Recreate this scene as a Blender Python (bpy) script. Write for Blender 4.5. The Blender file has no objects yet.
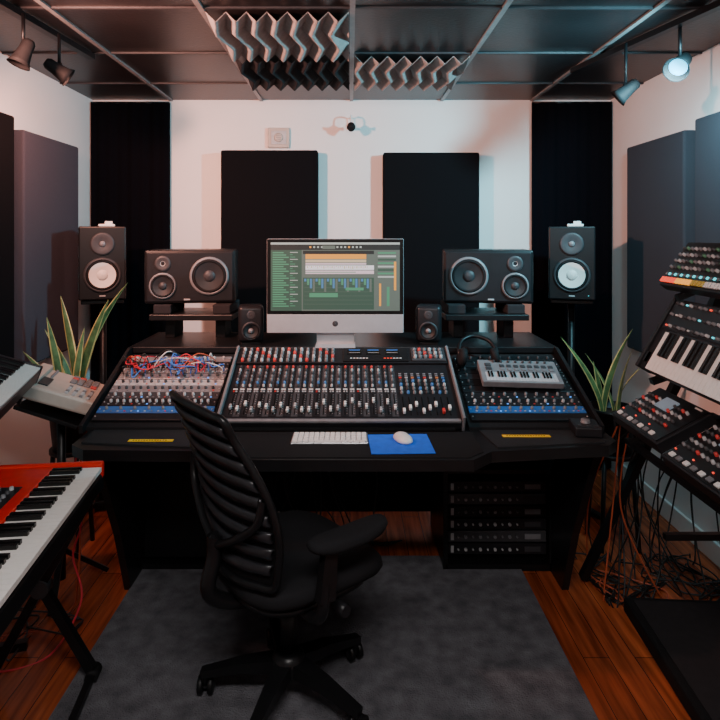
import bpy, bmesh, math, random
from mathutils import Vector, Matrix, Euler
random.seed(7)
R = math.radians
# ------------------------------------------------------------------ materials
def newmat(name):
    m = bpy.data.materials.new(name); m.use_nodes = True
    nt = m.node_tree; b = nt.nodes['Principled BSDF']
    return m, nt, b
def mat(name, col, rough=0.5, metal=0.0, var=0.12, scale=30, bump=0.0, spec=0.5, bscale=None):
    m, nt, b = newmat(name)
    tc = nt.nodes.new('ShaderNodeTexCoord')
    n = nt.nodes.new('ShaderNodeTexNoise'); n.inputs['Scale'].default_value = scale; n.inputs['Detail'].default_value = 4
    nt.links.new(tc.outputs['Object'], n.inputs['Vector'])
    r = nt.nodes.new('ShaderNodeValToRGB')
    r.color_ramp.elements[0].position = .3; r.color_ramp.elements[1].position = .7
    r.color_ramp.elements[0].color = (*[c*(1-var) for c in col], 1)
    r.color_ramp.elements[1].color = (*[min(1, c*(1+var)) for c in col], 1)
    nt.links.new(n.outputs['Fac'], r.inputs['Fac']); nt.links.new(r.outputs['Color'], b.inputs['Base Color'])
    b.inputs['Roughness'].default_value = rough; b.inputs['Metallic'].default_value = metal
    b.inputs['Specular IOR Level'].default_value = spec
    if bump:
        n2 = nt.nodes.new('ShaderNodeTexNoise'); n2.inputs['Scale'].default_value = bscale or scale*4; n2.inputs['Detail'].default_value = 3
        nt.links.new(tc.outputs['Object'], n2.inputs['Vector'])
        bp = nt.nodes.new('ShaderNodeBump'); bp.inputs['Strength'].default_value = bump; bp.inputs['Distance'].default_value = .01
        nt.links.new(n2.outputs['Fac'], bp.inputs['Height']); nt.links.new(bp.outputs['Normal'], b.inputs['Normal'])
    return m
def emi(name, col, s=1.0):
    m, nt, b = newmat(name)
    b.inputs['Base Color'].default_value = (*[c*.3 for c in col], 1)
    b.inputs['Emission Color'].default_value = (*col, 1); b.inputs['Emission Strength'].default_value = s
    return m
M_wall = mat('wall_paint', (.77,.735,.72), .7, var=.02, scale=3, bump=.05, bscale=120)
M_tile = mat('ceiling_tile', (.014,.012,.013), .36, var=.15, scale=6, bump=.08, bscale=60, spec=.32)
M_grid = mat('grid_metal', (.24,.23,.23), .45, .3)
M_foamg = mat('foam_grey', (.31,.28,.27), .9, var=.12, scale=40, bump=.1)
M_foamd = mat('foam_dark', (.020,.018,.020), .9, spec=.2)
M_fabk = mat('fabric_black', (.005,.005,.006), .95, scale=200, bump=.15, spec=.08)
M_fabc = mat('fabric_curtain', (.0025,.0025,.004), .95, scale=100, bump=.1, spec=.05)
M_fabg = mat('fabric_grey', (.060,.056,.070), .95, scale=200, bump=.15, spec=.12)
M_fabb = mat('fabric_bluegrey', (.040,.048,.060), .95, scale=200, bump=.15, spec=.12)
M_black = mat('black_satin', (.006,.006,.007), .40, scale=20, spec=.28)
M_blackm = mat('black_matte', (.007,.007,.008), .75, scale=60, bump=.05, spec=.22)
M_desk = mat('desk_black', (.008,.008,.009), .36, scale=15, bump=.03, spec=.28)
M_desk2 = mat('desk_pad', (.018,.019,.021), .55, scale=80, bump=.1, spec=.3)
M_plast = mat('plastic_dark', (.011,.011,.013), .4, spec=.28)
M_dgrey = mat('grey_dark', (.036,.036,.040), .5, spec=.35)
M_mgrey = mat('grey_mid', (.15,.15,.16), .45)
M_lgrey = mat('grey_light', (.38,.38,.39), .4)
M_silver = mat('aluminium', (.62,.62,.64), .32, .85, var=.04)
M_imac = mat('aluminium_matte', (.46,.46,.48), .45, .5, var=.03)
M_chrome = mat('chrome', (.6,.6,.6), .15, 1)
M_white = mat('white_plastic', (.74,.73,.71), .35, var=.03)
M_wkey = mat('key_white', (.80,.78,.75), .25, var=.02)
M_gkey = mat('key_grey', (.42,.43,.45), .35, var=.02)
M_bkey = mat('key_black', (.006,.006,.006), .25, spec=.35)
M_red = mat('red_lacquer', (.60,.018,.011), .25, var=.08)
M_cone = mat('cone_white', (.68,.64,.61), .5, var=.03)
M_coned = mat('cone_grey', (.020,.020,.022), .45, spec=.3)
M_beige = mat('beige_plastic', (.44,.37,.32), .5, var=.05)
M_blue = mat('blue_panel', (.022,.11,.34), .4)
M_pad = mat('mouse_pad_blue', (.008,.12,.70), .8)
M_yel = mat('yellow_label', (.95,.58,.015), .5)
M_kred = mat('knob_red', (.50,.035,.03), .4)
M_kblue = mat('knob_blue', (.05,.16,.38), .4)
M_kgrn = mat('knob_green', (.06,.18,.10), .4)
M_kyel = mat('knob_yellow', (.5,.38,.06), .4)
M_kor = mat('knob_orange', (.50,.16,.05), .4)
M_cor = mat('cable_orange', (.45,.08,.03), .5)
M_cw = mat('cable_white', (.6,.6,.6), .5)
M_cb = mat('cable_blue', (.04,.18,.6), .5)
M_cr = mat('cable_red', (.6,.02,.04), .5)
M_ck = mat('cable_black', (.008,.008,.008), .5)
M_leaf = mat('leaf_green', (.07,.14,.05), .45, var=.5, scale=25)
M_leafy = mat('leaf_yellow', (.52,.43,.16), .45, var=.15, scale=25)
M_soil = mat('soil', (.02,.012,.008), .95, scale=90, bump=.5)
M_chair = mat('chair_plastic', (.007,.007,.008), .34, spec=.32)
M_mesh = mat('chair_mesh', (.003,.003,.004), .8, scale=250, bump=.3, spec=.2)
M_rib = mat('chair_rib', (.018,.018,.021), .32, spec=.4)
M_seat = mat('chair_fabric', (.012,.012,.014), .92, scale=200, bump=.3, spec=.2)
E_cyan = emi('led_cyan', (.1,.8,.9), 1.2); E_red = emi('led_red', (1,.08,.04), 1.2)
E_blue = emi('led_blue', (.1,.35,1), 1.2); E_org = emi('led_orange', (1,.4,.05), 1.2); E_grn = emi('led_green', (.1,.9,.2), .8)
M_floor, nt, b = newmat('wood_floor')
tc = nt.nodes.new('ShaderNodeTexCoord'); mp = nt.nodes.new('ShaderNodeMapping'); mp.inputs['Rotation'].default_value = (0,0,R(90))
nt.links.new(tc.outputs['Object'], mp.inputs['Vector'])
br = nt.nodes.new('ShaderNodeTexBrick'); br.inputs['Scale'].default_value = 1.0
br.inputs['Brick Width'].default_value = 1.1; br.inputs['Row Height'].default_value = .095; br.inputs['Mortar Size'].default_value = .0015
br.inputs['Color1'].default_value = (.52,.120,.042,1); br.inputs['Color2'].default_value = (.27,.055,.021,1); br.inputs['Mortar'].default_value = (.04,.009,.005,1)
nt.links.new(mp.outputs['Vector'], br.inputs['Vector'])
mp2 = nt.nodes.new('ShaderNodeMapping'); mp2.inputs['Scale'].default_value = (26,1.6,1)
nt.links.new(tc.outputs['Object'], mp2.inputs['Vector'])
ns = nt.nodes.new('ShaderNodeTexNoise'); ns.inputs['Scale'].default_value = 1.5; ns.inputs['Detail'].default_value = 6
nt.links.new(mp2.outputs['Vector'], ns.inputs['Vector'])
rp = nt.nodes.new('ShaderNodeValToRGB'); rp.color_ramp.elements[0].position=.35; rp.color_ramp.elements[1].position=.68
rp.color_ramp.elements[0].color=(.5,.45,.4,1); rp.color_ramp.elements[1].color=(1.25,1.2,1.1,1)
nt.links.new(ns.outputs['Fac'], rp.inputs['Fac'])
mx = nt.nodes.new('ShaderNodeMix'); mx.data_type='RGBA'; mx.blend_type='MULTIPLY'; mx.inputs['Factor'].default_value = 1
nt.links.new(br.outputs['Color'], mx.inputs['A']); nt.links.new(rp.outputs['Color'], mx.inputs['B'])
nt.links.new(mx.outputs['Result'], b.inputs['Base Color']); b.inputs['Roughness'].default_value = .26
M_rug = mat('rug_pile', (.120,.118,.132), .98, var=.32, scale=16, bump=.8, bscale=180, spec=.1)

# ------------------------------------------------------------------ mesh builder
class MB:
    def __init__(s): s.v=[]; s.f=[]; s.mi=[]; s.sm=[]; s.ms=[]; s.T=Matrix()
    def idx(s,m):
        if m not in s.ms: s.ms.append(m)
        return s.ms.index(m)
    def add(s, vs, fs, m, smooth=False):
        o=len(s.v); T=s.T
        s.v.extend([tuple(T@Vector(v)) for v in vs]); i=s.idx(m)
        for k,f in enumerate(fs):
            s.f.append([o+a for a in f]); s.mi.append(i)
            s.sm.append(smooth[k] if isinstance(smooth,list) else smooth)
    def box(s,c,d,m,bev=0,rot=None,seg=2):
        x,y,z=[a/2 for a in d]
        if bev<=0:
            vs=[Vector(p) for p in [(-x,-y,-z),(x,-y,-z),(x,y,-z),(-x,y,-z),(-x,-y,z),(x,-y,z),(x,y,z),(-x,y,z)]]
            fs=[(0,3,2,1),(4,5,6,7),(0,1,5,4),(1,2,6,5),(2,3,7,6),(3,0,4,7)]
        else:
            bm=bmesh.new(); bmesh.ops.create_cube(bm,size=1)
            for v in bm.verts: v.co=Vector((v.co.x*d[0],v.co.y*d[1],v.co.z*d[2]))
            bmesh.ops.bevel(bm,geom=bm.edges[:],offset=min(bev,min(d)*.48),segments=seg,affect='EDGES',profile=.5)
            bm.verts.index_update()
            vs=[v.co.copy() for v in bm.verts]; fs=[[v.index for v in f.verts] for f in bm.faces]; bm.free()
        if rot is not None:
            q=Euler(rot).to_matrix(); vs=[q@v for v in vs]
        c=Vector(c); s.add([v+c for v in vs],fs,m, bev>0.012)
    def lathe(s,prof,c,m,axis='z',seg=24,smooth=True,close=True):
        A={'z':Matrix.Identity(3),'y':Euler((R(-90),0,0)).to_matrix(),'-y':Euler((R(90),0,0)).to_matrix(),'x':Euler((0,R(90),0)).to_matrix()}
        Q=A[axis] if isinstance(axis,str) else Vector((0,0,1)).rotation_difference(Vector(axis)).to_matrix()
        vs=[];fs=[];n=len(prof);c=Vector(c)
        for r,z in prof:
            for k in range(seg):
                a=2*math.pi*k/seg; vs.append(c+Q@Vector((r*math.cos(a),r*math.sin(a),z)))
        sm=[]
        for i in range(n-1):
            for k in range(seg):
                k2=(k+1)%seg; fs.append((i*seg+k,i*seg+k2,(i+1)*seg+k2,(i+1)*seg+k)); sm.append(smooth)
        if close:
            fs.append(tuple(reversed(range(seg)))); sm.append(False)
            fs.append(tuple(range((n-1)*seg,n*seg))); sm.append(False)
        s.add(vs,fs,m,sm)
    def cyl(s,c,r,h,m,axis='z',r2=None,seg=16):
        s.lathe([(r,-h/2),(r if r2 is None else r2,h/2)],c,m,axis,seg)
    def rod(s,p0,p1,r,m,r2=None,seg=12):
        p0=Vector(p0);p1=Vector(p1);d=p1-p0
        s.lathe([(r,0),(r if r2 is None else r2,d.length)],p0,m,d.normalized(),seg)
    def bar(s,p0,p1,w0,h0,m,w1=None,h1=None,up=(0,0,1)):
        p0=Vector(p0);p1=Vector(p1);d=(p1-p0).normalized();u=Vector(up)
        sd=d.cross(u)
        if sd.length<1e-4: sd=d.cross(Vector((1,0,0)))
        sd.normalize();u=sd.cross(d);w1=w1 or w0;h1=h1 or h0
        vs=[]
        for p,w,h in((p0,w0,h0),(p1,w1,h1)):
            for a,b in((-1,-1),(1,-1),(1,1),(-1,1)): vs.append(p+sd*(a*w/2)+u*(b*h/2))
        s.add(vs,[(0,1,2,3),(7,6,5,4),(0,4,5,1),(1,5,6,2),(2,6,7,3),(3,7,4,0)],m)
    def tube(s,pts,r,m,seg=6,res=6,closed=False):
        P=[Vector(p) for p in pts];n=len(P);C=[]
        rng=range(n if closed else n-1)
        for i in rng:
            if closed: a,b_,c_,d_=P[i-1],P[i],P[(i+1)%n],P[(i+2)%n]
            else: a,b_,c_,d_=P[max(i-1,0)],P[i],P[i+1],P[min(i+2,n-1)]
            for k in range(res):
                t=k/res
                C.append(.5*((2*b_)+(c_-a)*t+(2*a-5*b_+4*c_-d_)*t*t+(3*b_-a-3*c_+d_)*t**3))
        if not closed: C.append(P[-1])
        vs=[];N=len(C);pu=None
        for i,p in enumerate(C):
            d=(C[(i+1)%N]-C[i-1]) if closed else (C[min(i+1,N-1)]-C[max(i-1,0)])
            if d.length<1e-7: d=Vector((0,0,1))
            d.normalize()
            if pu is None: pu=d.orthogonal().normalized()
            pu=(pu-d*pu.dot(d))
            if pu.length<1e-5: pu=d.orthogonal()
            pu.normalize();w=d.cross(pu)
            for k in range(seg):
                a=2*math.pi*k/seg; vs.append(p+pu*(r*math.cos(a))+w*(r*math.sin(a)))
        fs=[]
        for i in range(N if closed else N-1):
            j=(i+1)%N
            for k in range(seg):
                k2=(k+1)%seg; fs.append((i*seg+k,i*seg+k2,j*seg+k2,j*seg+k))
        s.add(vs,fs,m,True)
    def prism(s,pts,z0,z1,m):
        n=len(pts);vs=[(x,y,z0) for x,y in pts]+[(x,y,z1) for x,y in pts]
        fs=[tuple(reversed(range(n))),tuple(range(n,2*n))]+[(i,(i+1)%n,n+(i+1)%n,n+i) for i in range(n)]
        s.add(vs,fs,m)
    def prismx(s,pts,x0,x1,m):
        n=len(pts);vs=[(x0,y,z) for y,z in pts]+[(x1,y,z) for y,z in pts]
        fs=[tuple(reversed(range(n))),tuple(range(n,2*n))]+[(i,(i+1)%n,n+(i+1)%n,n+i) for i in range(n)]
        s.add(vs,fs,m)
    def surf(s,fn,nu,nv,m,th=0,tn=(1,0,0),u0=-1,u1=1,v0=0,v1=1,smooth=True):
        t=Vector(tn)*th; vs=[]
        for lay in (0,1):
            for j in range(nv+1):
                for i in range(nu+1):
                    vs.append(Vector(fn(u0+(u1-u0)*i/nu, v0+(v1-v0)*j/nv))+(t if lay else Vector((0,0,0))))
        W=nu+1;L=W*(nv+1);fs=[]
        for j in range(nv):
            for i in range(nu):
                a=j*W+i; fs.append((a,a+1,a+W+1,a+W))
                if th: fs.append((L+a,L+a+W,L+a+W+1,L+a+1))
        if th:
            for i in range(nu):
                fs.append((i,L+i,L+i+1,i+1)); a=nv*W+i; fs.append((a,a+1,L+a+1,L+a))
            for j in range(nv):
                a=j*W; fs.append((a,a+W,L+a+W,L+a)); a=j*W+nu; fs.append((a,L+a,L+a+W,a+W))
        s.add(vs,fs,m,smooth)
    def pad(s,c,a,b,rings,m,n=4,seg=40,fn=None):
        vs=[];fs=[];c=Vector(c)
        for sc,z in rings:
            for k in range(seg):
                t=2*math.pi*k/seg;ct,st=math.cos(t),math.sin(t)
                x=(a*sc if sc>0 else 0)*math.copysign(abs(ct)**(2/n),ct); y=(b*sc)*math.copysign(abs(st)**(2/n),st)
                zz=z+(fn(x,y) if fn else 0)
                vs.append(c+Vector((x,y,zz)))
        N=len(rings)
        for i in range(N-1):
            for k in range(seg):
                k2=(k+1)%seg; fs.append((i*seg+k,i*seg+k2,(i+1)*seg+k2,(i+1)*seg+k))
        fs.append(tuple(reversed(range(seg)))); fs.append(tuple(range((N-1)*seg,N*seg)))
        s.add(vs,fs,m,True)
    def build(s,name,loc=(0,0,0),rot=(0,0,0),parent=None,mtx=None):
        me=bpy.data.meshes.new(name); me.from_pydata(s.v,[],s.f)
        for m in s.ms: me.materials.append(m)
        me.polygons.foreach_set('material_index',s.mi); me.polygons.foreach_set('use_smooth',s.sm); me.update()
        o=bpy.data.objects.new(name,me); bpy.context.collection.objects.link(o)
        if mtx is not None: o.matrix_world=mtx
        else: o.location=loc; o.rotation_euler=rot
        if parent: o.parent=parent
        return o
def place(loc,rz,tilt=0): return Matrix.Translation(loc)@Matrix.Rotation(rz,4,'Z')@Matrix.Rotation(tilt,4,'X')

# ------------------------------------------------------------------ room
XL,XR,YB,YF,ZC=-1.715,1.735,4.0,-1.2,2.45
m=MB(); m.box(((XL+XR)/2,(YB+YF)/2,-.05),(XR-XL+.2,YB-YF+.2,.1),M_floor); m.build('floor')
m=MB(); m.box(((XL+XR)/2,YB+.05,ZC/2),(XR-XL+.2,.1,ZC),M_wall); m.build('wall_back')
m=MB(); m.box(((XL+XR)/2,YF-.05,ZC/2),(XR-XL+.2,.1,ZC),M_wall); m.build('wall_front')
m=MB(); m.box((XL-.05,(YB+YF)/2,ZC/2),(.1,YB-YF,ZC),M_wall); m.build('wall_left')
m=MB(); m.box((XR+.05,(YB+YF)/2,ZC/2),(.1,YB-YF,ZC),M_wall); m.build('wall_right')
for nm,c,d in (('baseboard_right',(XR-.008,(YB+YF)/2,.05),(.016,YB-YF,.10)),('baseboard_left',(XL+.008,(YB+YF)/2,.05),(.016,YB-YF,.10)),('baseboard_back',(0,YB-.008,.05),(XR-XL-.03,.016,.10))):
    m=MB(); m.box(c,d,M_white,.003); m.build(nm)
gx=[-1.19,-.59,.01,.61,1.21]; gy=[3.55,2.96,2.37,1.78,1.19,.6,.01,-.58]
m=MB(); m.box(((XL+XR)/2,(YB+YF)/2,ZC+.05),(XR-XL+.2,YB-YF+.2,.1),M_tile)
ceil=m.build('ceiling')
m=MB()
for x in gx: m.box((x,(YB+YF)/2,ZC-.004),(.022,YB-YF,.010),M_grid)
for k,y in enumerate(gy):
    m.box(((XL+XR)/2,y,ZC-.0035),(XR-XL,.014,.007),M_dgrey)
m.build('ceiling_grid',parent=ceil)
def foam(x0,x1,y0,y1,mt):
    m=MB()
    NX=7
    def tri(t): t=t%1; return 1-abs(2*t-1)
    def fn(u,v):
        x=x0+(x1-x0)*u; y=y0+(y1-y0)*v
        ph=.45*tri(v*1.5)
        return (x,y,ZC-.014-.040*tri(u*NX+ph))
    m.surf(fn,14*NX,24,mt,.002,(0,0,1),0,1,0,1,smooth=False); m.build('foam_ceiling_tile')
foam(-.575,-.005,2.385,2.945,M_foamg); foam(.025,.595,2.975,3.535,M_foamg)
foam(-.575,-.005,2.975,3.535,M_foamd)
def panel(c,d,mt,name='fabric_wall_panel'):
    m=MB(); m.box((0,0,0),d,mt,.012,seg=3); return m.build(name,c)
panel((-.523,YB-.062,1.50),(.628,.12,1.20),M_fabk); panel((.527,YB-.062,1.485),(.622,.12,1.20),M_fabk)
panel((XL+.041,3.315,1.48),(.078,.61,1.20),M_fabg); panel((XL+.041,2.60,1.52),(.078,.66,1.22),M_fabk)
panel((XR-.037,3.30,1.475),(.070,.62,1.20),M_fabb); panel((XR-.037,2.56,1.50),(.070,.68,1.22),M_fabb)
for x0,x1 in ((XL+.01,-1.19),(1.20,XR-.01)):
    m=MB(); w=x1-x0
    def fn(u,v): 
        return (u*w/2, -.010*math.sin(u*9+.6)*(.4+.6*(1-v))-.004*math.sin(u*23), v*(ZC-.05)+.02)
    m.surf(fn,60,6,M_fabc,.02,(0,1,0)); 
    m.rod((-w/2,.01,ZC-.028),(w/2,.01,ZC-.028),.008,M_black)
    m.build('curtain',((x0+x1)/2,3.945,0))
m=MB(); m.box((0,-.013,0),(.145,.024,.135),M_beige,.006)
m.box((0,-.027,0),(.10,.006,.09),M_lgrey,.002)
m.lathe([(.030,0),(.026,.005),(.012,.002),(.001,.002)],(0,0-.030,0),M_beige,'-y',20)
for k in range(3): m.box((0,-.033,-.012+k*.012),(.035,.003,.003),M_mgrey)
m.build('wall_vent_grille',(-.473,YB,2.195))
m=MB(); m.box((0,-.008,.04),(.045,.014,.08),M_white,.004); m.tube([(0,-.01,.07),(0,-.08,.080),(0,-.13,.065),(0,-.14,.02)],.005,M_white,8,6)
m.lathe([(.010,-.034),(.024,-.02),(.028,.005),(.022,.024),(.014,.030)],(0,-.145,-.005),M_blackm,(0,-.8,-.6)); 
for a in (18,162,270): m.bar((0,-.142,0),(.068*math.cos(R(a)),-.142,.068*math.sin(R(a))*.5-.005),.012,.004,M_white,.022,.004,up=(0,1,0))
m.build('wall_mounted_sensor',(.007,YB,2.250))  # small dark sensor on a bracket, with fan-like white arms added

def head(m,p,dirv,glow=None,s=.85):
    p=Vector(p);d=Vector(dirv).normalized()
    m.rod((p.x,p.y,ZC-.03),(p.x,p.y,p.z+.03),.007,M_black)
    m.rod((p.x,p.y,p.z+.035),p,.012,M_black)
    m.lathe([(r*s,z*s) for r,z in[(.020,-.075),(.030,-.06),(.032,-.02),(.040,.03),(.052,.055),(.046,.05),(.036,.02)]],p,M_blackm,d,24)
    m.lathe([(.034*s,.0),(.036*s,.004)],p+d*.022*s,glow or M_lgrey,d,20)
def track(p0,p1,heads):
    m=MB(); m.bar((p0[0],p0[1],ZC-.024),(p1[0],p1[1],ZC-.024),.035,.026,M_black)
    for h in heads: head(m,*h)
    return m.build('track_light')
E_warm=emi('lamp_warm',(1,.5,.35),3); E_cy=emi('lamp_cyan',(.005,.45,.75),5)
E_wh=emi('lamp_dim',(1,.8,.7),.4); E_db=emi('lamp_blue_dim',(.05,.4,.8),1.0)
track((-1.37,1.6),(-1.27,2.95),[((-1.285,2.36,2.26),(-.3,-.2,-.9),E_wh),((-1.26,2.60,2.26),(.75,.35,-.55),E_wh),((-1.34,1.75,2.28),(.5,1.0,-.3),E_warm)])
track((1.19,3.2),(1.47,2.0),[((1.25,2.72,2.20),(-.6,.3,-.55),E_db),((1.375,2.50,2.26),(-.60,-.55,-.55),E_cy,1.0),((1.47,2.05,2.28),(-.5,1,-.3),E_cyan)])
m=MB(); m.box((0,0,0),(1.2,.6,.03),M_white,.004); m.box((0,0,-.017),(1.12,.52,.008),emi('fill_diffuser',(1,.95,.92),1.5)); m.build('added_fill_panel',(0,.3,ZC-.028))  # unseen glowing panel added behind the camera to house the white fill

# ------------------------------------------------------------------ speakers
def driver(m,cx,cz,r,cone,y=0,ring=M_plast,cap=None):
    m.lathe([(r*1.12,0),(r*1.12,.006),(r*1.02,.012),(r*.98,.012),(r*.97,.006)],(cx,y,cz),ring,'-y',40,close=False)
    m.lathe([(r*.97,.006),(r*.92,.013),(r*.84,.013),(r*.80,.008)],(cx,y,cz),M_blackm,'-y',40,close=False)
    m.lathe([(r*.80,.0085),(r*.55,.0045),(r*.34,.0015)],(cx,y,cz),cone,'-y',40,close=False)
    m.lathe([(r*.34,.001),(r*.30,.006),(r*.18,.010),(.0005,.012)],(cx,y,cz),cap or cone,'-y',30,close=False)
def hs_speaker(loc,rz):
    m=MB(); m.box((0,.15,.2),(.240,.30,.40),M_black,.008)
    driver(m,0,.135,.086,M_cone,0,M_dgrey)
    m.lathe([(.062,0),(.062,.006),(.052,.008),(.030,.003),(.018,.002)],(0,0,.305),M_dgrey,'-y',32,close=False)
    m.lathe([(.016,.002),(.012,.008),(.0005,.010)],(0,0,.305),M_mgrey,'-y',20,close=False)
    m.box((0,-.001,.022),(.03,.004,.006),M_lgrey); m.box((.085,-.001,.025),(.004,.004,.004),E_cyan)
    m.box((.02,.08,.407),(.085,.05,.014),M_white,.004); m.box((.03,.08,.420),(.04,.03,.020),M_white,.004)
    m.build('studio_monitor_speaker',loc,(0,0,rz))
    m=MB(); z=loc[2]-.002
    m.box((0,.15,z-.012),(.22,.24,.022),M_black,.004); m.cyl((0,.15,z/2),.018,z-.04,M_black); m.cyl((0,.15,.25),.026,.48,M_black)
    for a in (90,210,330):
        m.bar((0,.15,.05),(.18*math.cos(R(a)),.15+.18*math.sin(R(a)),.012),.035,.02,M_black)
    m.box((0,.15,.035),(.09,.09,.05),M_black,.005)
    m.build('speaker_stand',(loc[0],loc[1],0),(0,0,rz))
hs_speaker((-1.345,3.26,1.197),R(21)); hs_speaker((1.205,3.26,1.197),R(-19))
def main_monitor(loc,rz,flip):
    m=MB(); s=flip
    m.box((0,.15,.137),(.452,.30,.272),M_black,.010)
    m.box((0,.002,.137),(.430,.012,.252),M_plast,.005)
    driver(m,.096*s,.140,.088,M_coned,-.004,M_mgrey,M_dgrey)
    driver(m,-.135*s,.092,.060,M_coned,-.004,M_mgrey,M_dgrey)
    m.lathe([(.040,0),(.038,.006),(.026,.003),(.014,.002)],(-.135*s,-.004,.205),M_dgrey,'-y',28,close=False)
    m.lathe([(.013,.002),(.009,-.001),(.0005,-.002)],(-.135*s,-.004,.205),M_lgrey,'-y',20,close=False)
    m.box((-.015*s,-.006,.022),(.03,.003,.007),M_lgrey)
    return m.build('studio_monitor_speaker',loc,(0,0,rz))
main_monitor((-.815,3.06,1.200),R(8),1); main_monitor((.703,3.06,1.200),R(-8),-1)
def mini_speaker(loc,rz):
    m=MB(); m.box((0,.06,.10),(.122,.12,.175),M_plast,.020,seg=4)
    driver(m,0,.068,.040,M_coned,.002,M_dgrey,M_mgrey); m.lathe([(.022,0),(.016,.004),(.009,.001),(.001,.004)],(0,.001,.145),M_dgrey,'-y',20,close=False)
    m.box((0,.06,.006),(.09,.09,.012),M_black)
    m.build('desktop_speaker',loc,(0,0,rz))
mini_speaker((-.475,2.88,1.021),R(10)); mini_speaker((.376,2.88,1.021),R(-10))

# ------------------------------------------------------------------ desk
m=MB()
outline=[(-1.015,2.19),(-.95,2.135),(-.50,2.125),(-.42,2.04),(.42,2.04),(.50,2.12),(.94,2.18),(.99,2.23),(.98,2.85),(.94,3.28),(-1.0,3.28),(-1.035,2.85)]
m.prism(outline,.745,.785,M_desk)
m.prism([(-.985,2.20),(-.55,2.15),(-.53,2.36),(-1.0,2.36)],.785,.790,M_desk2)
m.prism([(.53,2.15),(.94,2.205),(.96,2.36),(.50,2.36)],.785,.790,M_desk2)
m.prism([(-.47,2.11),(-.41,2.055),(.41,2.055),(.47,2.11),(.47,2.32),(-.47,2.32)],.785,.788,M_blackm)
wedge=[(2.34,.785),(2.34,.80),(2.84,.985),(2.84,.785)]
m.prismx(wedge,-1.03,-.54,M_blackm); m.prismx(wedge,.465,.965,M_blackm)
ch=[(2.31,.785),(2.31,.815),(2.82,1.02),(3.28,1.02),(3.28,.785)]
m.prismx(ch,-1.045,-1.03,M_desk); m.prismx(ch,.965,.98,M_desk)
m.box((-.03,3.06,1.005),(2.0,.44,.03),M_desk,.004); m.box((-.03,2.86,.89),(1.98,.02,.20),M_blackm)
m.box((-.03,3.27,.89),(1.98,.02,.20),M_blackm)
for cx in (-.80,.69):
    m.box((cx,3.16,1.135),(.42,.30,.030),M_desk,.004)
    for dx in (-.13,.13): m.box((cx+dx,3.18,1.07),(.05,.16,.10),M_black,.003)
    for dx in (-.15,.15): m.box((cx+dx,3.16,1.174),(.09,.26,.048),M_foamd,.006)
m.box((-.03,2.20,.715),(.80,.02,.05),M_black)
m.box((0,3.2,.40),(1.9,.02,.64),M_blackm)
for x0,x1 in ((-.97,-.60),(.44,.93)):
    m.box(((x0+x1)/2,3.19,.38),(x1-x0,.02,.74),M_black)
    for x in (x0,x1): m.box((x,2.98,.375),(.022,.44,.74),M_black,.002)
    m.box(((x0+x1)/2,2.98,.02),(x1-x0,.44,.03),M_black)
    m.box(((x0+x1)/2,2.98,.46),(x1-x0,.44,.02),M_black)
m.box((-.785,2.80,.25),(.35,.02,.40),M_black,.003)
leg=[(2.26,.745),(2.62,.745),(2.98,.02),(2.98,0),(2.62,0),(2.50,.30)]
m.prismx(leg,-.985,-.955,M_desk); m.prismx(leg,.925,.955,M_desk)
desk=m.build('studio_desk')
for (x,y,w) in ((-.735,2.215,.165),(.665,2.265,.180)):
    m=MB(); m.box((0,0,0),(w,.022,.0015),M_yel)
    for k in range(int(w*100)-3): m.box((-w/2+.018+k*.01,0,.001),(.006,.005,.0006),M_bkey)
    m.build('warning_label',(x,y,.7915))
def rackunit(m,cx,y,z,w,h,mt,style=0):
    m.box((cx,y,z),(w,.02,h*.94),mt,.001)
    for k in range(9):
        m.cyl((cx-w*.40+k*w*.075,y-.014,z),.004+.003*(k%2),.012,M_mgrey if style else M_lgrey,'y',seg=10)
    m.box((cx+w*.36,y-.011,z),(w*.16,.003,h*.45),M_mgrey if style else M_dgrey)
    m.box((cx-w*.46,y-.011,z),(w*.03,.003,h*.6),M_lgrey)
m=MB()
for k in range(6): rackunit(m,.685,2.80,.09+k*.058,.455,.052,(M_plast,M_dgrey,M_plast,M_black,M_dgrey,M_plast)[k],k%2)
m.box((.685,2.95,.235),(.43,.26,.34),M_blackm); m.build('rack_audio_processors')

# ------------------------------------------------------------------ mixing console
m=MB(); W=.965; L=.475
m.T=Matrix.Translation((-.035,2.325,.828))@Matrix.Rotation(R(24),4,'X')
m.box((0,L/2,-.02),(W-.02,L,.045),M_plast,.003)
for sx in (-1,1): m.box((sx*(W/2-.006),L/2,-.012),(.012,L+.01,.070),M_mgrey,.004)
m.box((0,.006,-.003),(W-.03,.016,.012),M_mgrey,.003)
nch=24; x0=-.455; dx=.0285
def knob(x,y,mt,r=.0055,h=.011): 
    m.lathe([(r,0),(r*.85,h),(.0008,h)],(x,y,.003),mt,'z',8,close=False)
for c in range(nch):
    x=x0+(c+.5)*dx
    m.box((x,.185,.0035),(dx*.92,.325,.001),M_dgrey if c%2 else M_plast)
    m.box((x,.095,.0045),(.0035,.125,.001),M_bkey)
    for t in range(9): m.box((x+.008,.04+t*.014,.0047),(.004,.0012,.0008),M_lgrey)
    fy=.05+.06*random.random()
    m.box((x,fy,.013),(.010,.021,.014),M_white if c%3 else M_lgrey,.002); m.box((x,fy,.0205),(.010,.002,.001),M_bkey)
    m.box((x-.004,.172,.006),(.007,.006,.004),M_kred if c%6==0 else M_lgrey); m.box((x+.006,.172,.006),(.007,.006,.004),M_lgrey)
    m.box((x,.188,.005),(.018,.005,.001),M_white)
    for k,y in enumerate((.208,.228,.248,.27,.292,.314,.336)):
        knob(x,y,(M_lgrey,M_kblue,M_mgrey,M_mgrey,M_mgrey,M_lgrey,M_kred)[k] if (c+k)%3 else M_dgrey)
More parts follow.
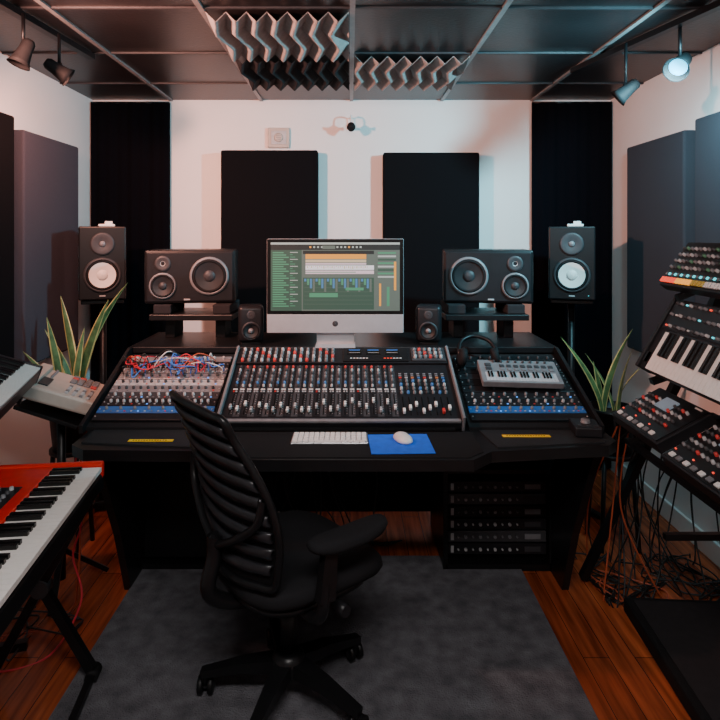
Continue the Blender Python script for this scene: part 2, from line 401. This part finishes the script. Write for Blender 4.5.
for c in range(8):
    x=x0+nch*dx+.02+c*.026
    m.box((x,.085,.0045),(.0035,.11,.001),M_bkey)
    m.box((x,.045+.02*(c%3),.013),(.011,.022,.014),(M_kred if c==6 else M_white),.002)
    for k,y in enumerate((.165,.19,.215,.24)): knob(x,y,(M_mgrey,M_lgrey,M_kblue,M_dgrey,M_mgrey)[(c*2+k)%5],.0065)
    for k in range(3): m.box((x,.262+k*.013,.006),(.012,.007,.005),(M_kred,M_lgrey,M_kor,M_kblue)[(c+k)%4] if (c*3+k)%3==0 else M_mgrey)
m.box((0,.415,.006),(W-.035,.115,.016),M_plast,.002)
for c in range(nch):
    x=x0+(c+.5)*dx
    if c<15:
        for k in range(4):
            y=.372+k*.026; m.lathe([(.0075,0),(.006,.014),(.0008,.014)],(x,y,.014),(M_kred if (c+k)%5==0 else M_lgrey if (c+k)%3==0 else M_mgrey),'z',10,close=False)
m.box((.150,.415,.016),(.29,.100,.006),M_black,.001)
for k in range(6): m.box((.04+k*.014,.385,.0195),(.009,.004,.001),M_white); m.box((.19+k*.014,.385,.0195),(.009,.004,.001),E_red if k<3 else M_white)
for k in range(3):
    m.box((.055+k*.085,.430,.0195),(.065,.034,.002),M_bkey); m.box((.055+k*.085,.445,.021),(.05,.0015,.0008),E_blue); m.box((.055+k*.085,.425,.021),(.05,.0015,.0008),M_lgrey)
m.box((.385,.415,.017),(.15,.095,.008),M_dgrey,.002)
for a in range(6):
    for b_ in range(3): m.lathe([(.0075,0),(.006,.014),(.0008,.014)],(.325+a*.023,.388+b_*.026,.02),(M_lgrey,M_mgrey,M_mgrey,M_kred,M_mgrey)[(a+b_)%5],'z',10,close=False)
m.T=Matrix()
m.prismx([(2.335,.789),(2.335,.80),(2.74,.985),(2.74,.789)],-.48,.41,M_blackm)
m.build('mixing_console')

# ------------------------------------------------------------------ wing gear
TW=math.atan2(.185,.50)
def wingT(x): return place((x,2.345,.803),0,TW)
def row(m,y,h,w,mt,kn,btn=None,z=.01,r=.0065):
    m.box((0,y,z/2+.001),(w,h*.95,z),mt,.0015)
    for x_ in(-w/2+.008,w/2-.008): m.cyl((x_,y,z+.002),.003,.003,M_silver,seg=8)
    n=len(kn)
    for i,k in enumerate(kn):
        if k is None: continue
        m.lathe([(r,0),(r*.85,.012),(.0008,.012)],(-w/2+.035+i*(w-.07)/max(1,n-1),y+.003,z),k,'z',10,close=False)
    if btn:
        for i in range(btn): m.box((-w/2+.03+i*(w-.06)/(btn-1),y-h*.30,z+.002),(.007,.004,.004),(M_lgrey,M_mgrey,M_lgrey,M_kred,M_lgrey,E_blue)[i%6] )
m=MB()
row(m,.045,.044,.47,M_plast,[None]); row(m,.092,.044,.47,M_blue,[M_mgrey]*8,16); row(m,.139,.044,.47,M_plast,[M_lgrey]*16,14)
row(m,.186,.044,.47,M_dgrey,[M_lgrey]*12,18); row(m,.233,.044,.47,M_mgrey,[M_dgrey]*14,10); row(m,.280,.044,.47,M_lgrey,[M_dgrey,M_mgrey]*7,12)
row(m,.327,.044,.47,M_silver,[M_dgrey]*12,20); row(m,.374,.044,.47,M_mgrey,[],None); row(m,.421,.044,.47,M_plast,[],None)
row(m,.468,.044,.47,M_mgrey,[M_lgrey]*10)
for r_ in range(4):
    for i in range(22): m.cyl((-.21+i*.02,.362+r_*.020,.012),.0045,.006,(M_silver,M_mgrey,M_silver)[(i*3+r_)%3],seg=8)
m.build('outboard_rack_gear',mtx=wingT(-.785))
m=MB()
row(m,.045,.044,.47,M_plast,[None]); row(m,.092,.044,.47,M_blue,[M_mgrey]*10,22); row(m,.139,.044,.47,M_plast,[M_lgrey,M_mgrey]*6,16)
row(m,.186,.044,.47,M_plast,[M_mgrey]*10,12)
for k in range(6): row(m,.233+k*.047,.044,.47,M_black if k%2 else M_plast,[M_dgrey]*(5+k),r=.006)
m.build('outboard_rack_gear',mtx=wingT(.715))
m=MB(); T=wingT(-.785); cm=[M_cr,M_cb,M_cb,M_cr,M_cw,M_cor,M_ck,M_cb,M_cr,M_ck]
for k in range(38):
    a=Vector((-.20+random.random()*.36,.33+random.random()*.10,.012)); b_=Vector((max(-.22,min(.22,a.x+random.uniform(-.16,.16))),.33+random.random()*.10,.012))
    h=.03+.06*random.random(); md=(a+b_)/2+Vector((0,random.uniform(-.09,.03),h))
    m.tube([T@p for p in [a,a+Vector((0,0,.035)),md,b_+Vector((0,0,.035)),b_]],.0026,cm[k%10],5,6)
m.build('patch_cables')
def pianokeys(m,x0,x1,n,y0,y1,z,start=0,bh=.010,wt=.012,mw=None):
    w=(x1-x0)/n; pat=[1,1,0,1,1,1,0]
    for i in range(n):
        m.box((x0+(i+.5)*w,(y0+y1)/2,z+wt/2),(w*.93,y1-y0,wt),mw or M_wkey)
    for i in range(n-1):
        if pat[(i+start)%7]:
            yb=y0+(y1-y0)*.38; m.box((x0+(i+1)*w,(yb+y1)/2,z+wt+bh/2),(w*.52,y1-yb,bh),M_bkey)
m=MB(); m.box((0,.085,.016),(.34,.17,.030),M_mgrey,.005)
pianokeys(m,-.150,.150,22,.008,.070,.024,0,.006,.008,M_gkey)
for i in range(8):
    for j in range(2): m.box((-.07+i*.030,.095+j*.024,.033),(.020,.018,.004),M_dgrey if j else M_mgrey,.001)
for i in range(8): m.lathe([(.006,0),(.005,.010),(.0008,.010)],(-.10+i*.032,.152,.031),M_dgrey,'z',10,close=False)
for i in range(2): m.box((-.13,.098+i*.028,.033),(.025,.020,.004),M_dgrey)
m.build('midi_controller_keyboard',mtx=wingT(.715)@Matrix.Translation((.015,.21,.028))@Matrix.Rotation(R(-3),4,'Z'))
m=MB()
for sx in(-1,1):
    m.lathe([(.030,-.016),(.042,-.012),(.044,.004),(.036,.016),(.02,.018)],(sx*.075,0,.045),M_blackm,(sx,.0,.25),24)
m.tube([(-.08,0,.05),(-.085,.03,.065),(-.06,.09,.08),(0,.12,.085),(.06,.09,.08),(.085,.03,.065),(.08,0,.05)],.010,M_black,8,6)
m.build('headphones',mtx=wingT(.60)@Matrix.Translation((-.02,.405,.014)))
m=MB(); m.box((0,.05,.02),(.10,.12,.038),M_plast,.006); m.lathe([(.018,0),(.016,.014),(.001,.014)],(0,.05,.04),M_mgrey,'z',20,close=False)
for i in range(3): m.box((-.03+i*.03,.012,.04),(.016,.01,.005),M_dgrey)
m.build('monitor_controller',(.895,2.25,.791),(0,0,R(-8)))

# ------------------------------------------------------------------ all-in-one computer
m=MB(); PC=.2875
m.box((0,0,PC),(.650,.018,.448),M_imac,.005)
def bk(u,v):
    x=u*.30; z=PC-.19+v*.38; return (x,.009+.045*(1-u*u)*(1-(2*v-1)**2),z)
m.surf(bk,16,12,M_imac,.0)
m.box((0,-.0095,PC+.044),(.646,.003,.356),M_bkey,.001)
m.box((0,-.0095,PC-.179),(.646,.003,.086),M_imac,.001)
m.lathe([(.014,0),(.012,.001),(.0008,.001)],(0,-.011,PC-.179),M_dgrey,'-y',16,close=False)
m.prismx([(.03,.004),(.03,.24),(.045,.26),(.075,.0),(.07,.0)],-.09,.09,M_imac)
m.box((0,.0,.003),(.19,.17,.006),M_imac,.002)
sx0,sx1,sz0,sz1=-.306,.306,PC-.118,PC+.206
cols={'bg':(.10,.125,.105),'dk':(.012,.015,.014),'lt':(.38,.42,.39),'gr':(.065,.24,.13),'or':(.80,.32,.04),'tan':(.55,.44,.28),'pk':(.66,.50,.55),'wh':(.74,.73,.76),'bl':(.06,.18,.36),'gd':(.035,.075,.052)}
E={k:emi('ui_'+k,v,1.0) for k,v in cols.items()}
lay=[0]
def q(u0,v0,u1,v1,c):
    lay[0]+=1; y=-.0112-lay[0]*.000004
    X=lambda u: sx0+(sx1-sx0)*u; Z=lambda v: sz1-(sz1-sz0)*v
    m.add([(X(u0),y,Z(v1)),(X(u1),y,Z(v1)),(X(u1),y,Z(v0)),(X(u0),y,Z(v0))],[(0,1,2,3)],E[c])
q(0,0,1,1,'bg'); q(0,0,1,.03,'lt'); q(0,.03,1,.11,'dk')
for k in range(14): q(.30+k*.030,.055,.31+k*.030+.004,.08,'lt' if k%5 else 'or')
q(.40,.045,.50,.095,'bg')
q(0,.11,.24,1,'gd')
for k in range(24): q(.015,.14+k*.034,.10+.02*(k*7%3),.158+k*.034,'gr'); q(.15,.14+k*.034,.21-.02*(k*5%3),.150+k*.034,'gr' if k%3 else 'lt')
q(.25,.12,.80,.17,'dk'); q(.27,.17,.74,.24,'or'); q(.27,.25,.74,.29,'tan'); q(.27,.30,.74,.325,'pk'); q(.27,.335,.80,.40,'wh')
for k in range(30): q(.28+k*.016,.345,.288+k*.016,.355+.035*random.random(),'pk' if k%2 else 'tan')
q(.27,.41,.80,.46,'pk'); q(.27,.43,.66,.44,'gr')
q(.25,.49,.80,.98,'gd'); q(.25,.49,.80,.515,'bg')
for k in range(24): q(.26+k*.022,.53,.276+k*.022,.57+.05*(k*5%4),('bl','gr','bl','bg')[k%4])
for k in range(6): q(.26,.60+k*.06,.79,.603+k*.06,'bg')
q(.30,.74,.52,.80,'gr'); q(.58,.66,.72,.70,'gr')
q(.82,.12,1,.97,'bg')
for k in range(8): q(.83,.14+k*.05,.97,.165+k*.05,('gr','lt','gd')[k%3])
q(.84,.6,.855,.93,'or'); q(.90,.65,.92,.93,'gr'); q(.955,.28,.972,.70,'or')
m.build('desktop_computer',(-.07,2.855,1.021))

m=MB(); m.box((0,0,.004),(.283,.115,.008),M_silver,.003)
for r_ in range(6):
    y=.045-r_*.0185; n=14 if r_<5 else 0
    for i in range(n): m.box((-.1275+i*.0196,y,.0095),(.0165,.0155 if r_ else .009,.004),M_wkey,.0008)
for i,(x,w) in enumerate(((-.127,.017),(-.107,.017),(-.087,.017),(-.066,.019),(-.005,.096),(.056,.019),(.077,.017),(.098,.017),(.1195,.02))): m.box((x,-.0475,.0095),(w,.0155,.004),M_wkey,.0008)
m.build('computer_keyboard',(-.075,2.235,.7885))
m=MB(); m.box((0,0,.0015),(.225,.20,.003),M_pad,.001); m.build('mouse_pad',(.183,2.185,.7885),(0,0,R(2)))
m=MB()
m.pad((0,0,0),.030,.050,[(.90,.001),(1,.006),(.97,.012),(.85,.019),(.6,.025),(.3,.028),(.02,.029)],M_white,2.4); m.build('computer_mouse',(.195,2.21,.7920),(0,0,R(20)))

# ------------------------------------------------------------------ rug
m=MB(); m.box((-.085,1.82,.007),(1.75,2.12,.012),M_rug,.004); m.build('area_rug')
RZ=.014
# ------------------------------------------------------------------ office chair (local facing +X)
m=MB(); rot=R(38)
for a in (180,252,324,36,108):
    t=R(a)-rot; c,s_=math.cos(t),math.sin(t)
    m.bar((c*.02,s_*.02,.115),(c*.155,s_*.155,.105),.060,.045,M_chair,.045,.034); m.bar((c*.15,s_*.15,.1055),(c*.290,s_*.290,.078),.045,.034,M_chair,.030,.022)
    ex,ey=c*.278,s_*.278
    m.cyl((ex,ey,.062),.010,.04,M_plast,seg=10)
    sp=R(a*2.3); ax=Vector((-math.sin(sp),math.cos(sp),0)); ct=Vector((ex+.012*math.cos(sp),ey+.012*math.sin(sp),.030))
    for sg in(-1,1):
        m.lathe([(.022,-.010),(.0295,-.007),(.0295,.007),(.022,.010)],ct+ax*sg*.017,M_black,ax,20)
    m.lathe([(.012,-.028),(.012,.028)],ct,M_dgrey,ax,12); m.box((ct.x,ct.y,.052),(.034,.034,.018),M_black,.008)
m.lathe([(.050,.085),(.055,.10),(.055,.135),(.042,.15),(.034,.155)],(0,0,0),M_chair,'z',28)
m.cyl((0,0,.22),.027,.16,M_chair); m.cyl((0,0,.33),.018,.12,M_chrome)
m.box((-.02,0,.395),(.26,.17,.055),M_chair,.018,seg=3); m.rod((.02,-.08,.40),(.04,-.24,.395),.008,M_chair); m.lathe([(.018,-.03),(.022,0),(.018,.03)],(.04,-.235,.395),M_plast,'y',12)
m.pad((.03,0,0),.255,.25,[(.80,.425),(.96,.433),(1,.452),(.985,.475),(.93,.487),(.6,.483),(.2,.478),(.01,.477)],M_seat,3.4,44,lambda x,y:.012*(y/.24)**2-.03*max(0,(x/.245))**3)
m.pad((.01,0,0),.22,.225,[(.8,.408),(1,.418),(1,.434)],M_chair,3.4)
def hw(v): return .195+.060*math.sin(math.pi*min(1,v*1.05+.08))**1.0-.015*v
def bx(u,v): return -.235+.025*math.sin(math.pi*v*1.1)-.115*v**1.4+.055*u*u*(1-.4*v)
def back(u,v):
    zz=.50+.54*v - .02*u*u*v + .02*u*u*(1-v)
    return (bx(u,v),u*hw(v),zz)
m.surf(back,16,28,M_mesh,.008,(1,0,0))
rim=[]
for i in range(9): rim.append(back(-1+2*i/8*1.0,0))
for i in range(1,9): rim.append(back(1,i/8))
for i in range(1,9): rim.append(back(1-2*i/8,1))
for i in range(1,8): rim.append(back(-1,1-i/8))
m.tube(rim,.012,M_chair,8,4,closed=True)
for k in range(9):
    v0=.07+k*.10
    def rb(u,v,v0=v0):
        p=back(u*.93,v0+.066*v+.012*u*u); return (p[0]-.010-.008*math.sin(math.pi*v),p[1],p[2])
    m.surf(rb,14,6,M_rib,.012,(1,0,0))
def off(u,v,d=.035): p=back(u,v); return (p[0]-d,p[1],p[2])
m.tube([(-.10,0,.385),(-.20,0,.39),(-.285,0,.45),off(0,.10),off(0,.22)],.024,M_chair,10,6)
m.tube([off(0,.16),off(.45,.26,.035),off(.85,.40,.03),off(.97,.55,.012)],.012,M_chair,8,6); m.tube([off(0,.16),off(-.45,.26,.035),off(-.85,.40,.03),off(-.97,.55,.012)],.012,M_chair,8,6)
for sy in(-1,1):
    m.tube([(-.05,sy*.10,.40),(-.06,sy*.22,.40),(-.06,sy*.275,.43),(-.05,sy*.280,.52)],.018,M_chair,8,6)
    m.bar((-.05,sy*.280,.47),(-.035,sy*.280,.615),.03,.055,M_chair,.026,.045,up=(1,0,0))
    m.pad((.04,sy*.275,.612),.145,.047,[(.7,-.004),(.95,.0),(1,.012),(.96,.026),(.8,.033),(.3,.035),(.02,.035)],M_seat,2.8,36,lambda x,y:.012*(x/.13)**2)
m.build('office_chair',(-.205,2.00,RZ),(0,0,rot))

# ------------------------------------------------------------------ red stage piano (left)
m=MB(); LN=1.09
m.box((LN/2,.17,.028),(LN,.335,.056),M_black,.006)
m.box((LN/2,.245,.072),(LN-.004,.185,.034),M_red,.006)
for x in(.013,LN-.013): m.box((x,.17,.068),(.026,.34,.056),M_red,.007)
m.box((LN/2,.080,.062),(LN-.05,.145,.012),M_bkey)
pianokeys(m,.03,LN-.03,45,.002,.152,.068,0,.011,.014)
m.box((LN-.37,.255,.0905),(.36,.125,.004),M_plast,.001); m.box((.20,.255,.0905),(.30,.125,.004),M_plast,.001)
for i in range(12):
    for j in range(3):
        m.lathe([(.007,0),(.0055,.010),(.001,.010)],(LN-.52+i*.028,.215+j*.038,.092),(M_mgrey,M_mgrey,M_dgrey,M_lgrey)[(i+j)%4],'z',10,close=False)
        if i<9: m.box((.09+i*.028,.21+j*.035,.094),(.010,.008,.005),(M_lgrey,E_red,M_mgrey,M_lgrey)[(i*3+j)%4])
m.build('stage_piano',mtx=place((-.712,.985,.680),R(97),0))
def xstand(x,y,zt,rz,w,l,name='keyboard_stand'):
    m=MB()
    for sy in(-1,1):
        yy=sy*l/2
        m.bar((-w/2,yy,zt-.02),(w/2,yy,.03),.030,.030,M_black); m.bar((w/2,yy,zt-.02),(-w/2,yy,.03),.030,.030,M_black)
        for sx in(-1,1): m.lathe([(.022,-.03),(.022,.03)],(sx*w/2,yy,.024),M_blackm,'y',12)
        m.cyl((0,yy,zt/2),.03,.05,M_dgrey,'y',seg=16)
    for sx in(-1,1):
        m.bar((sx*(w/2-.02),-l/2-.04,zt-.018),(sx*(w/2-.02),l/2+.04,zt-.018),.028,.028,M_black)
        m.bar((sx*w/2,-l/2,.03),(sx*w/2,l/2,.03),.022,.022,M_black)
    return m.build(name,(x,y,0),(0,0,rz))
xstand(-1.01,1.64,.676,R(7),.34,.86)
def synth(name,LN,D,n,mtx,body,kw=.13,start=0,knobrows=3,leds=True,cheek=None):
    m=MB(); m.box((LN/2,D/2,.03),(LN,D,.056),body,.006)
    for x in(.008,LN-.008): m.box((x,D/2,.036),(.016,D+.004,.070),cheek or body,.004)
    pianokeys(m,.07,LN-.02,n,.004,kw,.054,start,.009,.012)
    for i in range(2): m.box((.035,.05+i*.0,.062),(.012,.04,.012),M_dgrey)
    m.box((LN/2,(kw+D)/2+.004,.060),(LN-.04,D-kw-.02,.006),M_plast,.001)
    nn=int((LN-.1)/.030)
    for i in range(nn):
        for j in range(knobrows):
            y=kw+.028+j*(D-kw-.05)/max(1,knobrows-1)
            if (i*7+j*3)%5==0 and leds: m.box((.05+i*.030,y,.066),(.010,.006,.005),(E_red,E_cyan,M_white)[(i+j)%3])
            else: m.lathe([(.0065,0),(.0055,.012),(.001,.012)],(.05+i*.030,y,.063),(M_mgrey,M_mgrey,M_dgrey,M_lgrey)[(i*3+j)%4],'z',10,close=False)
    m.box((LN*.45,D-.045,.066),(.09,.035,.005),emi('lcd',(.25,.5,.6),.4))
    return m.build(name,mtx=mtx)
synth('synthesizer',.86,.29,34,place((-.99,1.52,.970),R(106),R(20)),M_plast,.15)
m=MB()
for yy in(-.3,.3):
    m.bar((-.15,yy,.03),(.15,yy,.03),.03,.03,M_black); m.rod((0,yy,.03),(0,yy,.975),.016,M_black); m.bar((-.13,yy,1.030),(.13,yy,.935),.024,.020,M_black)
m.bar((0,-.3,.45),(0,.3,.45),.025,.025,M_black)
m.build('keyboard_stand',(-1.26,1.90,0),(0,0,R(16)))
m=MB(); m.box((.16,.15,.030),(.32,.30,.060),M_beige,.010); m.box((.16,.275,.066),(.30,.05,.03),M_beige,.006)
m.box((.10,.230,.064),(.11,.04,.005),M_dgrey)
for i in range(4):
    for j in range(4): m.box((.195+i*.030,.045+j*.030,.064),(.025,.025,.008),M_mgrey if (i+j)%5 else M_kred,.002)
for i in range(5):
    for j in range(4): m.box((.030+i*.026,.040+j*.030,.063),(.018,.014,.006),(M_lgrey,M_mgrey,M_lgrey)[(i+j)%3],.001)
for i in range(7): m.lathe([(.006,0),(.005,.010),(.001,.010)],(.185+i*.018,.225,.060),M_mgrey,'z',10,close=False)
m.build('drum_machine',mtx=place((-1.08,2.50,.79),R(104),R(20)))
m=MB()
m.box((0,0,.795),(.28,.28,.018),M_black,.004,rot=(0,R(18),0)); m.rod((0,0,.05),(0,0,.79),.018,M_black)
for a in(45,165,285): m.bar((0,0,.18),(.2*math.cos(R(a)),.2*math.sin(R(a)),.012),.025,.018,M_black)
m.build('equipment_stand',(-1.26,2.62,0))

# ------------------------------------------------------------------ right synth stack
RM=R(-90)
synth('synthesizer',1.0,.31,37,place((1.195,2.39,1.00),RM,R(60)),M_plast,.165,2,3)
def groove(name,LN,D,mtx,style):
    m=MB(); m.box((LN/2,D/2,.024),(LN,D,.046),M_plast,.006); m.box((LN/2,D/2,.048),(LN-.02,D-.02,.004),M_black)
    n=int((LN-.03)/.021)
    for i in range(n):
        x=.022+i*.021
        if style==0: m.box((x,.022,.053),(.015,.022,.008),(E_red,E_org,M_kyel,M_white,E_cyan,M_white)[(i*6//n)],.001)
        elif i%2: m.box((x,.026,.053),(.022,.018,.008),M_white if i%4==1 else M_mgrey,.002)
        if style==0: m.box((x,.050,.052),(.010,.010,.005),E_cyan if i%2 else M_mgrey)
        elif i%5==0: m.box((x,.052,.052),(.006,.005,.004),E_red)
    nk=int((LN-.04)/.027)
    for i in range(nk):
        for j in range(max(2,int((D-.09)/.030))):
            x=.028+i*.027; y=.082+j*.030
            if y>D-.02: continue
            if style==2 and .30<i/nk<.62 and j>1: continue
            m.lathe([(.0065,0),(.0055,.012),(.001,.012)],(x,y,.050),(M_mgrey,M_lgrey,M_dgrey,M_mgrey,M_kgrn if style==0 else M_dgrey,M_lgrey,M_kred if style==2 else M_mgrey)[(i*2+j*3)%7],'z',10,close=False)
    if style==2: m.box((LN*.46,D*.72,.053),(LN*.24,D*.26,.006),emi('lcd2',(.4,.5,.6),.25))
    m.box((LN*.85,D-.018,.052),(.04,.006,.003),M_white)
    return m.build(name,mtx=mtx)
groove('rhythm_composer',.62,.21,place((1.285,2.43,1.325),RM,R(54)),0)
groove('groovebox',.36,.23,place((1.095,2.47,.775),RM,R(28)),2)
groove('groovebox',.36,.25,place((1.085,2.06,.755),RM,R(28)),2)
groove('groovebox',.36,.25,place((1.09,1.66,.75),RM,R(28)),1)
m=MB()
m.bar((1.04,2.68,.02),(1.48,2.33,1.42),.030,.035,M_black,up=(0,1,0))
m.bar((1.04,1.35,.02),(1.48,1.45,1.42),.030,.035,M_black,up=(0,1,0))
for yy in(2.33,1.45):
    m.bar((1.68,yy+(.1 if yy>2 else -.1),.02),(1.46,yy,1.38),.030,.035,M_black,up=(0,1,0))
    m.bar((1.08,yy,.738),(1.58,yy,.87),.030,.022,M_black)
    m.bar((1.17,yy,.980),(1.40,yy,1.06),.028,.022,M_black)
    m.bar((1.27,yy,1.305),(1.50,yy,1.40),.028,.022,M_black)
    m.bar((1.22,yy,.38),(1.62,yy,.38),.024,.024,M_black)
for (x,z) in((1.44,.83),(1.62,.38),(1.48,1.40),(1.11,.730)): m.bar((x,1.40,z),(x,2.40,z),.025,.02,M_black)
m.build('synthesizer_stand')
m=MB(); m.box((0,0,.03),(.46,.72,.06),M_blackm,.010); m.box((0,0,.061),(.40,.66,.004),M_foamd)
m.build('pedal_case',(1.33,2.10,0.001),(0,0,R(-4)))

# ------------------------------------------------------------------ plants
def plant(loc,leaves,potr=.11,poth=.22,stand=.55):
    m=MB()
    m.lathe([(potr*.72,stand),(potr*.80,stand+.01),(potr,stand+poth),(potr*1.06,stand+poth),(potr*1.06,stand+poth+.015),(potr*.95,stand+poth+.015),(potr*.93,stand+poth-.02)],(0,0,0),M_black,'z',32)
    m.lathe([(potr*.93,stand+poth-.02),(.001,stand+poth-.012)],(0,0,0),M_soil,'z',24,close=False)
    m.lathe([(potr*.95,stand-.02),(potr*.95,stand)],(0,0,0),M_black,'z',24)
    for a in(45,135,225,315):
        c,s_=math.cos(R(a)),math.sin(R(a)); m.rod((c*potr*.8,s_*potr*.8,stand-.01),(c*potr*1.1,s_*potr*1.1,0),.011,M_black)
    for k,(lx,ly,H,w,tw) in enumerate(leaves):
        b0=Vector((random.uniform(-.05,.05),random.uniform(-.05,.05),stand+poth-.02)); N=16
        vs=[]
        for i in range(N+1):
            t=i/N; p=b0+Vector((lx*t**1.6,ly*t**1.6,H*(t-.10*t*t*(abs(lx)+abs(ly))*2)))
            ww=w*(.55+.45*math.sin(min(1,t*1.6)*math.pi/2))*(1-t**3.5)+.0008
            a=R(tw)+t*.7; d=Vector((math.cos(a),math.sin(a),0)); nn=Vector((-math.sin(a),math.cos(a),0))
            for u in(-1,-.70,0,.70,1): vs.append(p+d*ww*u+nn*(u*u*ww*.35))
        fs=[];ms=[]
        for i in range(N):
            for j in range(4): fs.append((i*5+j,i*5+j+1,i*5+j+6,i*5+j+5)); ms.append(j)
        m.add(vs,[f for f,j in zip(fs,ms) if j in(1,2)],M_leaf,True); m.add(vs,[f for f,j in zip(fs,ms) if j in(0,3)],M_leafy,True)
    m.build('potted_snake_plant',loc)
plant((-1.385,2.97,0),[(.29,-.05,.66,.024,10),(.18,-.06,.56,.024,-10),(-.08,0,.56,.022,-20),(-.13,-.05,.40,.020,30),(.04,.03,.40,.018,0),(-.05,-.05,.46,.022,20),(-.15,-.05,.30,.018,-10)],stand=.50,potr=.10)
plant((1.32,3.02,0),[(-.21,0,.40,.018,0),(-.13,.05,.30,.018,30),(.15,0,.44,.020,-10),(.05,-.05,.36,.020,20),(.10,-.08,.26,.016,40),(-.05,0,.26,.018,0)],potr=.118,poth=.20,stand=.47)

# ------------------------------------------------------------------ cables
def tangle(name,x0,x1,y0,y1,zmax,n,mats,r=.0035,drop=None):
    m=MB()
    for k in range(n):
        p=[];cx,cy=random.uniform(x0,x1),random.uniform(y0,y1)
        if drop: p.append((cx+random.uniform(-.05,.05),random.uniform(*drop[0]),drop[1])); p.append((cx+random.uniform(-.06,.06),cy+.05,drop[1]*.5))
        for i in range(7):
            cx=min(x1,max(x0,cx+random.uniform(-.16,.16))); cy=min(y1,max(y0,cy+random.uniform(-.16,.16)))
            p.append((cx,cy,r+.003+random.random()*zmax))
        m.tube(p,r,mats[k%len(mats)],6,7)
    m.build(name)
tangle('instrument_cable_tangle',1.08,1.62,2.50,2.86,.03,24,[M_ck,M_ck,M_ck,M_ck,M_dgrey,M_ck,M_cor,M_ck],drop=((2.45,2.6),.76))
tangle('audio_cable_tangle',-1.5,-1.07,2.16,2.45,.03,8,[M_ck,M_ck,M_cor,M_dgrey])
tangle('power_cable_tangle',-.5,.35,3.0,3.15,.02,12,[M_ck,M_ck,M_dgrey,M_ck],drop=((3.12,3.16),.55))
m=MB()
m.tube([(-1.03,2.30,.74),(-1.06,2.28,.62),(-1.03,2.30,.45),(-1.08,2.34,.3),(-1.03,2.3,.15),(-1.1,2.2,.01),(-1.25,2.12,.006),(-1.3,2.2,.006)],.004,M_cr,6,8)
m.tube([(-1.06,2.36,.74),(-1.05,2.34,.5),(-1.07,2.36,.2),(-1.15,2.45,.01),(-1.3,2.3,.006)],.004,M_cor,6,8)
m.build('red_audio_cable')

# ------------------------------------------------------------------ lights
def look(o,t): o.rotation_euler=(Vector(t)-o.location).to_track_quat('-Z','Y').to_euler()
def spot(name,loc,tgt,col,e,ang=110,blend=.8,rad=.04):
    l=bpy.data.lights.new(name,'SPOT'); l.color=col; l.energy=e; l.spot_size=R(ang); l.spot_blend=blend; l.shadow_soft_size=rad
    o=bpy.data.objects.new(name,l); bpy.context.collection.objects.link(o); o.location=loc; look(o,tgt); return o
spot('spot_warm',(-1.28,1.88,2.22),(.4,4,1.6),(1,.43,.32),265,120,.9)
spot('spot_warm_b',(-1.19,2.63,2.19),(-1.7,3.6,1.5),(1,.40,.28),46,150)
spot('spot_cyan',(1.41,2.18,2.22),(-.4,4,1.6),(.28,.82,1.0),205,120,.9)
spot('spot_cyan_b',(1.31,2.43,2.18),(1.7,3.4,1.6),(.42,.86,1),38,150)
l=bpy.data.lights.new('added_fill_light','AREA'); l.shape='RECTANGLE'; l.size=1.1; l.size_y=.5; l.energy=64; l.color=(1,.94,.91)  # soft white fill lamp, added under the made-up panel
o=bpy.data.objects.new('added_fill_light',l); bpy.context.collection.objects.link(o); o.location=(0,.3,ZC-.055); look(o,(0,1.7,0))
w=bpy.data.worlds.new('World'); bpy.context.scene.world=w; w.use_nodes=True
w.node_tree.nodes['Background'].inputs[0].default_value=(.5,.55,.6,1); w.node_tree.nodes['Background'].inputs[1].default_value=.04

# ------------------------------------------------------------------ camera
cam=bpy.data.cameras.new('camera'); co=bpy.data.objects.new('camera',cam); bpy.context.collection.objects.link(co)
co.location=(0,0,1.55); co.rotation_euler=(R(90),0,0); cam.sensor_width=36; cam.lens=30
cam.shift_x=10/720; cam.shift_y=-125/720; cam.clip_start=.05
bpy.context.scene.camera=co
